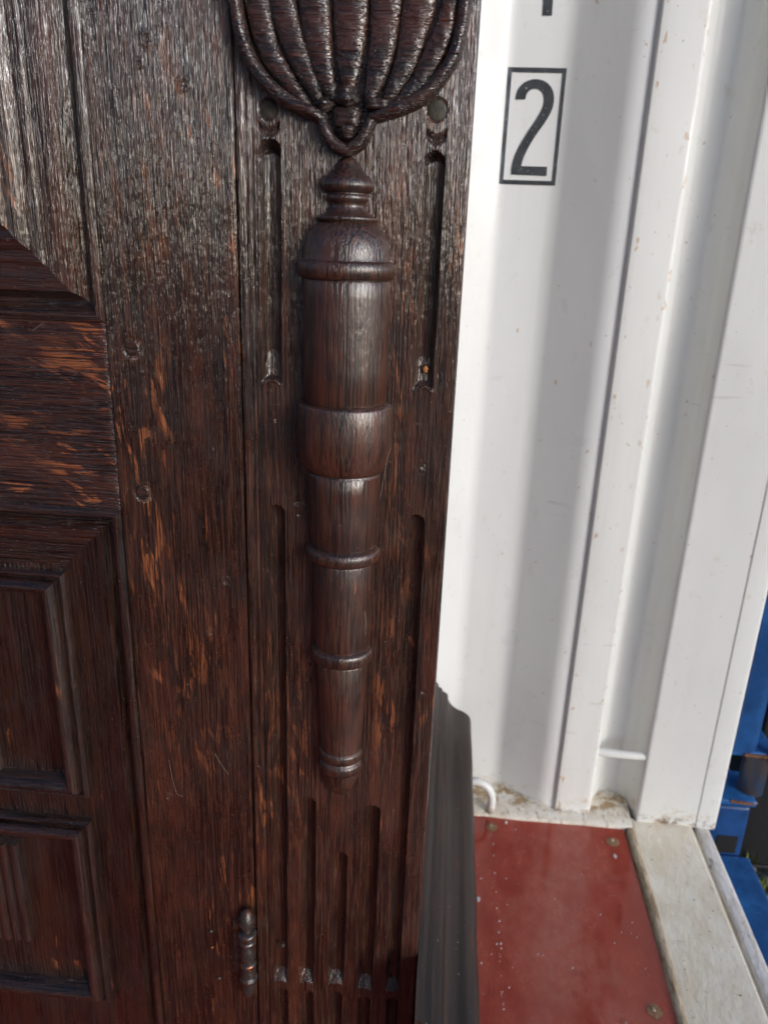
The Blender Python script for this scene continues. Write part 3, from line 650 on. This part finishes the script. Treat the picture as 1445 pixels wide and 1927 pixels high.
LP = [(0, -.012), (0, .0006)]+smooth_prof([(.0004, .0010), (.0032, .0024), (.0060, .0008), (.0072, -.0036), (.0090, -.0054), (.0112, -.0036), (.0128, .0004)])+[(.0130, .0014)]+smooth_prof([(.0132, .0016), (.0160, .0010), (.028, -.0030), (.038, -.0058), (.0440, -.0076)])+[(.0460, -.0078)]
mitre('lower_moulding', -.560, -.2040, -.05, .5395, LP, door, (OAK_MZL, OAK_MX), 'rt')
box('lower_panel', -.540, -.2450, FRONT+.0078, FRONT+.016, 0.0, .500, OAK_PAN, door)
FR = [(0, .0), (0, .0040)]+smooth_prof([(.0003, .0052), (.0018, .0074), (.0036, .0066)])+[(.0042, .0046), (.0056, .0046), (.0058, .0082)]+smooth_prof([(.0062, .0094), (.0090, .0126), (.0125, .0122), (.0155, .0080), (.0172, .0020)])+[(.0180, -.0030), (.0185, -.0040)]
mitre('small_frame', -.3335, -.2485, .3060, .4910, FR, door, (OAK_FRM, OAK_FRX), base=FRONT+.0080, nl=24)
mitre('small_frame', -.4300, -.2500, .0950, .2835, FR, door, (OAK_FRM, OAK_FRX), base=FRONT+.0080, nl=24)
RB = [(-.3440, .001)]
for i in range(4):
    a = -.3440+.0098*i*.86; RB += [(a+.0005, .006), (a+.0022, .0085), (a+.0045, .0095), (a+.0066, .0085), (a+.0080, .0060)]
RB += [(RB[-1][0]+.0004, 0.0)]
v = []; n = len(RB)
for z in (.158, .2565):
    for a, hh in RB: v.append((a, FRONT+.0080-hh, z))
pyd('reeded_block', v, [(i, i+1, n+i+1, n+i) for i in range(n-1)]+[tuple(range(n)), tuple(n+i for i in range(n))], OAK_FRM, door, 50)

# ---- hinge on the joint between door and post
hinge = bpy.data.objects.new('hinge', None); scene.collection.objects.link(hinge); hinge.parent = cup; hinge['label'] = 'small turned iron pin hinge with a round finial'
HP = [(1704, .5), (1705, 5), (1708, 9), (1713, 13), (1720, 15.5), (1728, 15), (1735, 12), (1739, 9), (1742, 9)]+arc(1743, 1752, 13, 12, 18, 6)+[(1754, 10), (1757, 10)]+arc(1758, 1766, 13, 12, 16, 5)+[(1768, 12), (1776, 14), (1788, 15), (1796, 12), (1798, 10)]+arc(1799, 1806, 12, 12, 16, 5)+[(1808, 12), (1818, 14.5), (1824, 14)]+arc(1825, 1832, 15, 14, 17.5, 5)+[(1834, 13), (1846, 14), (1856, 12), (1862, 7), (1865, 1)]
hp = []
for y, hw in HP: a = at(466-hw, y); c = at(466+hw, y); hp.append((a[2], (c[0]-a[0])/2))
bm = bmesh.new(); seg = 24; rows = []
for z, r in hp: rows.append([bm.verts.new((-.1292+r*math.cos(6.2832*j/seg), FRONT-.0035+r*math.sin(6.2832*j/seg), z)) for j in range(seg)])
for i in range(len(rows)-1):
    for j in range(seg): bm.faces.new((rows[i][j], rows[i][(j+1) % seg], rows[i+1][(j+1) % seg], rows[i+1][j]))
bmesh.ops.recalc_face_normals(bm, faces=bm.faces); me = bpy.data.meshes.new('pin'); bm.to_mesh(me); bm.free(); shade(me, 60); link('pin', me, IRON, hinge)
a = at(432, 1790); box('hinge_leaf', -.1410, -.1345, FRONT-.0012, FRONT+.004, .150, .205, IRON, hinge, .0006)
for q in ((397, 1752), (399, 1782), (412, 1840)):
    p = at(*q); blob('nail', (p[0], FRONT-.0003, p[2]), .0019, .0012, .0016, IRON, hinge, 5, .1, sub=2)

# ---- carcass and base moulding
box('side_panel', -.020, .0018, FRONT+.0215, WALL-.022, 0.0, 1.30, OAK_BASE, cup, .001)
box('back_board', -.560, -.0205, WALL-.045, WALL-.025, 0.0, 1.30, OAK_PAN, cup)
box('top_rail', -.560, .0046, FRONT+.0005, FRONT+.06, .9005, 1.30, OAK_MX, cup, .002)
BM = [(.0049, .1870)]+smooth_prof([(.0055, .1864), (.0085, .1850), (.0120, .1815)], 4)+[(.0125, .1780), (.0170, .1755)]+[(.0178, .1720)]+smooth_prof([(.0215, .1700), (.0245, .1670), (.0250, .1610)], 4)+smooth_prof([(.0275, .1555), (.0320, .1505), (.0385, .1465), (.0450, .1440), (.0510, .1400), (.0550, .1345), (.0568, .1270)], 5)+[(.0574, .1200), (.0574, .0), (.0049, .0)]
v = []; f = []; n = len(BM); ys = np.linspace(.398, WALL-.0005, 30)
for yy in ys:
    for a, z in BM: v.append((a+.0003*math.sin(yy*60+z*90), yy, z))
for i in range(len(ys)-1):
    for j in range(n): f.append((i*n+j, i*n+(j+1) % n, (i+1)*n+(j+1) % n, (i+1)*n+j))
f += [tuple(range(n)), tuple((len(ys)-1)*n+j for j in range(n))]
pyd('base_moulding', v, f, BASEM, cup, 42, label='stepped and curved base moulding running back to the wall')

# ---- loose flakes
spots = [((900, 1693), 'white paint flake lying on red floor beside the dark base moulding', .0030), ((952, 1548), 'small pale flake on the red floor near the lashing ring', .0020), ((1157, 1612), 'thin pale sliver on the red floor below the torn right plug', .0032)]
for (q, lab, s) in spots:
    c = atz(*q); m = 6; v = [(c[0]+s*.8*random.uniform(.5, 1)*math.cos(6.28*i/m), c[1]+s*1.5*random.uniform(.6, 1)*math.sin(6.28*i/m), z) for z in (.0003, .0013) for i in range(m)]
    o = pyd('paint_flake', v, [tuple(range(m)), tuple(m+i for i in range(m))]+[(i, (i+1) % m, m+(i+1) % m, m+i) for i in range(m)], CHIP, None)
    thing(None, lab, 'paint flake', 'paint flakes on the red floor', o=o)
v = []; f = []
for i in range(70):
    x = random.uniform(.068, .255); y = random.uniform(.50, .825)
    if i < 26: x = .0925+random.gauss(0, .0008); y = .80-.28*random.random()
    s = random.uniform(.0002, .0007)*(1.6 if i % 9 == 0 else 1); o = len(v); v += [(x-s, y-s, .0004), (x+s, y-s*.6, .0004), (x+s*.5, y+s*2.4, .0004), (x, y, .0014)]; f += [(o, o+1, o+3), (o+1, o+2, o+3), (o+2, o, o+3)]
me = bpy.data.meshes.new('floor_crumbs'); me.from_pydata(v, [], f); link('floor_crumbs', me, CHIP, kind='stuff')

# ---- hairline scratches and stray fibres on the wood
for P, off in (([(735, 842), (728, 868), (722, 900), (715, 940)], .0100), ([(405, 1418), (416, 1438), (430, 1457)], .0003), ([(318, 1430), (326, 1470), (334, 1494), (345, 1499)], .0003), ([(686, 1150), (689, 1175), (688, 1196)], .0190), ([(62, 622), (76, 612), (84, 606)], .0010)):
    pts = []
    for q in catmull([(*p, 1.0, 1.0) for p in P], 5):
        c = at(q[0], q[1], FRONT-off-.0003); pts.append(c)
    tube('scratch', pts, .00007, DUST, cup, 5)
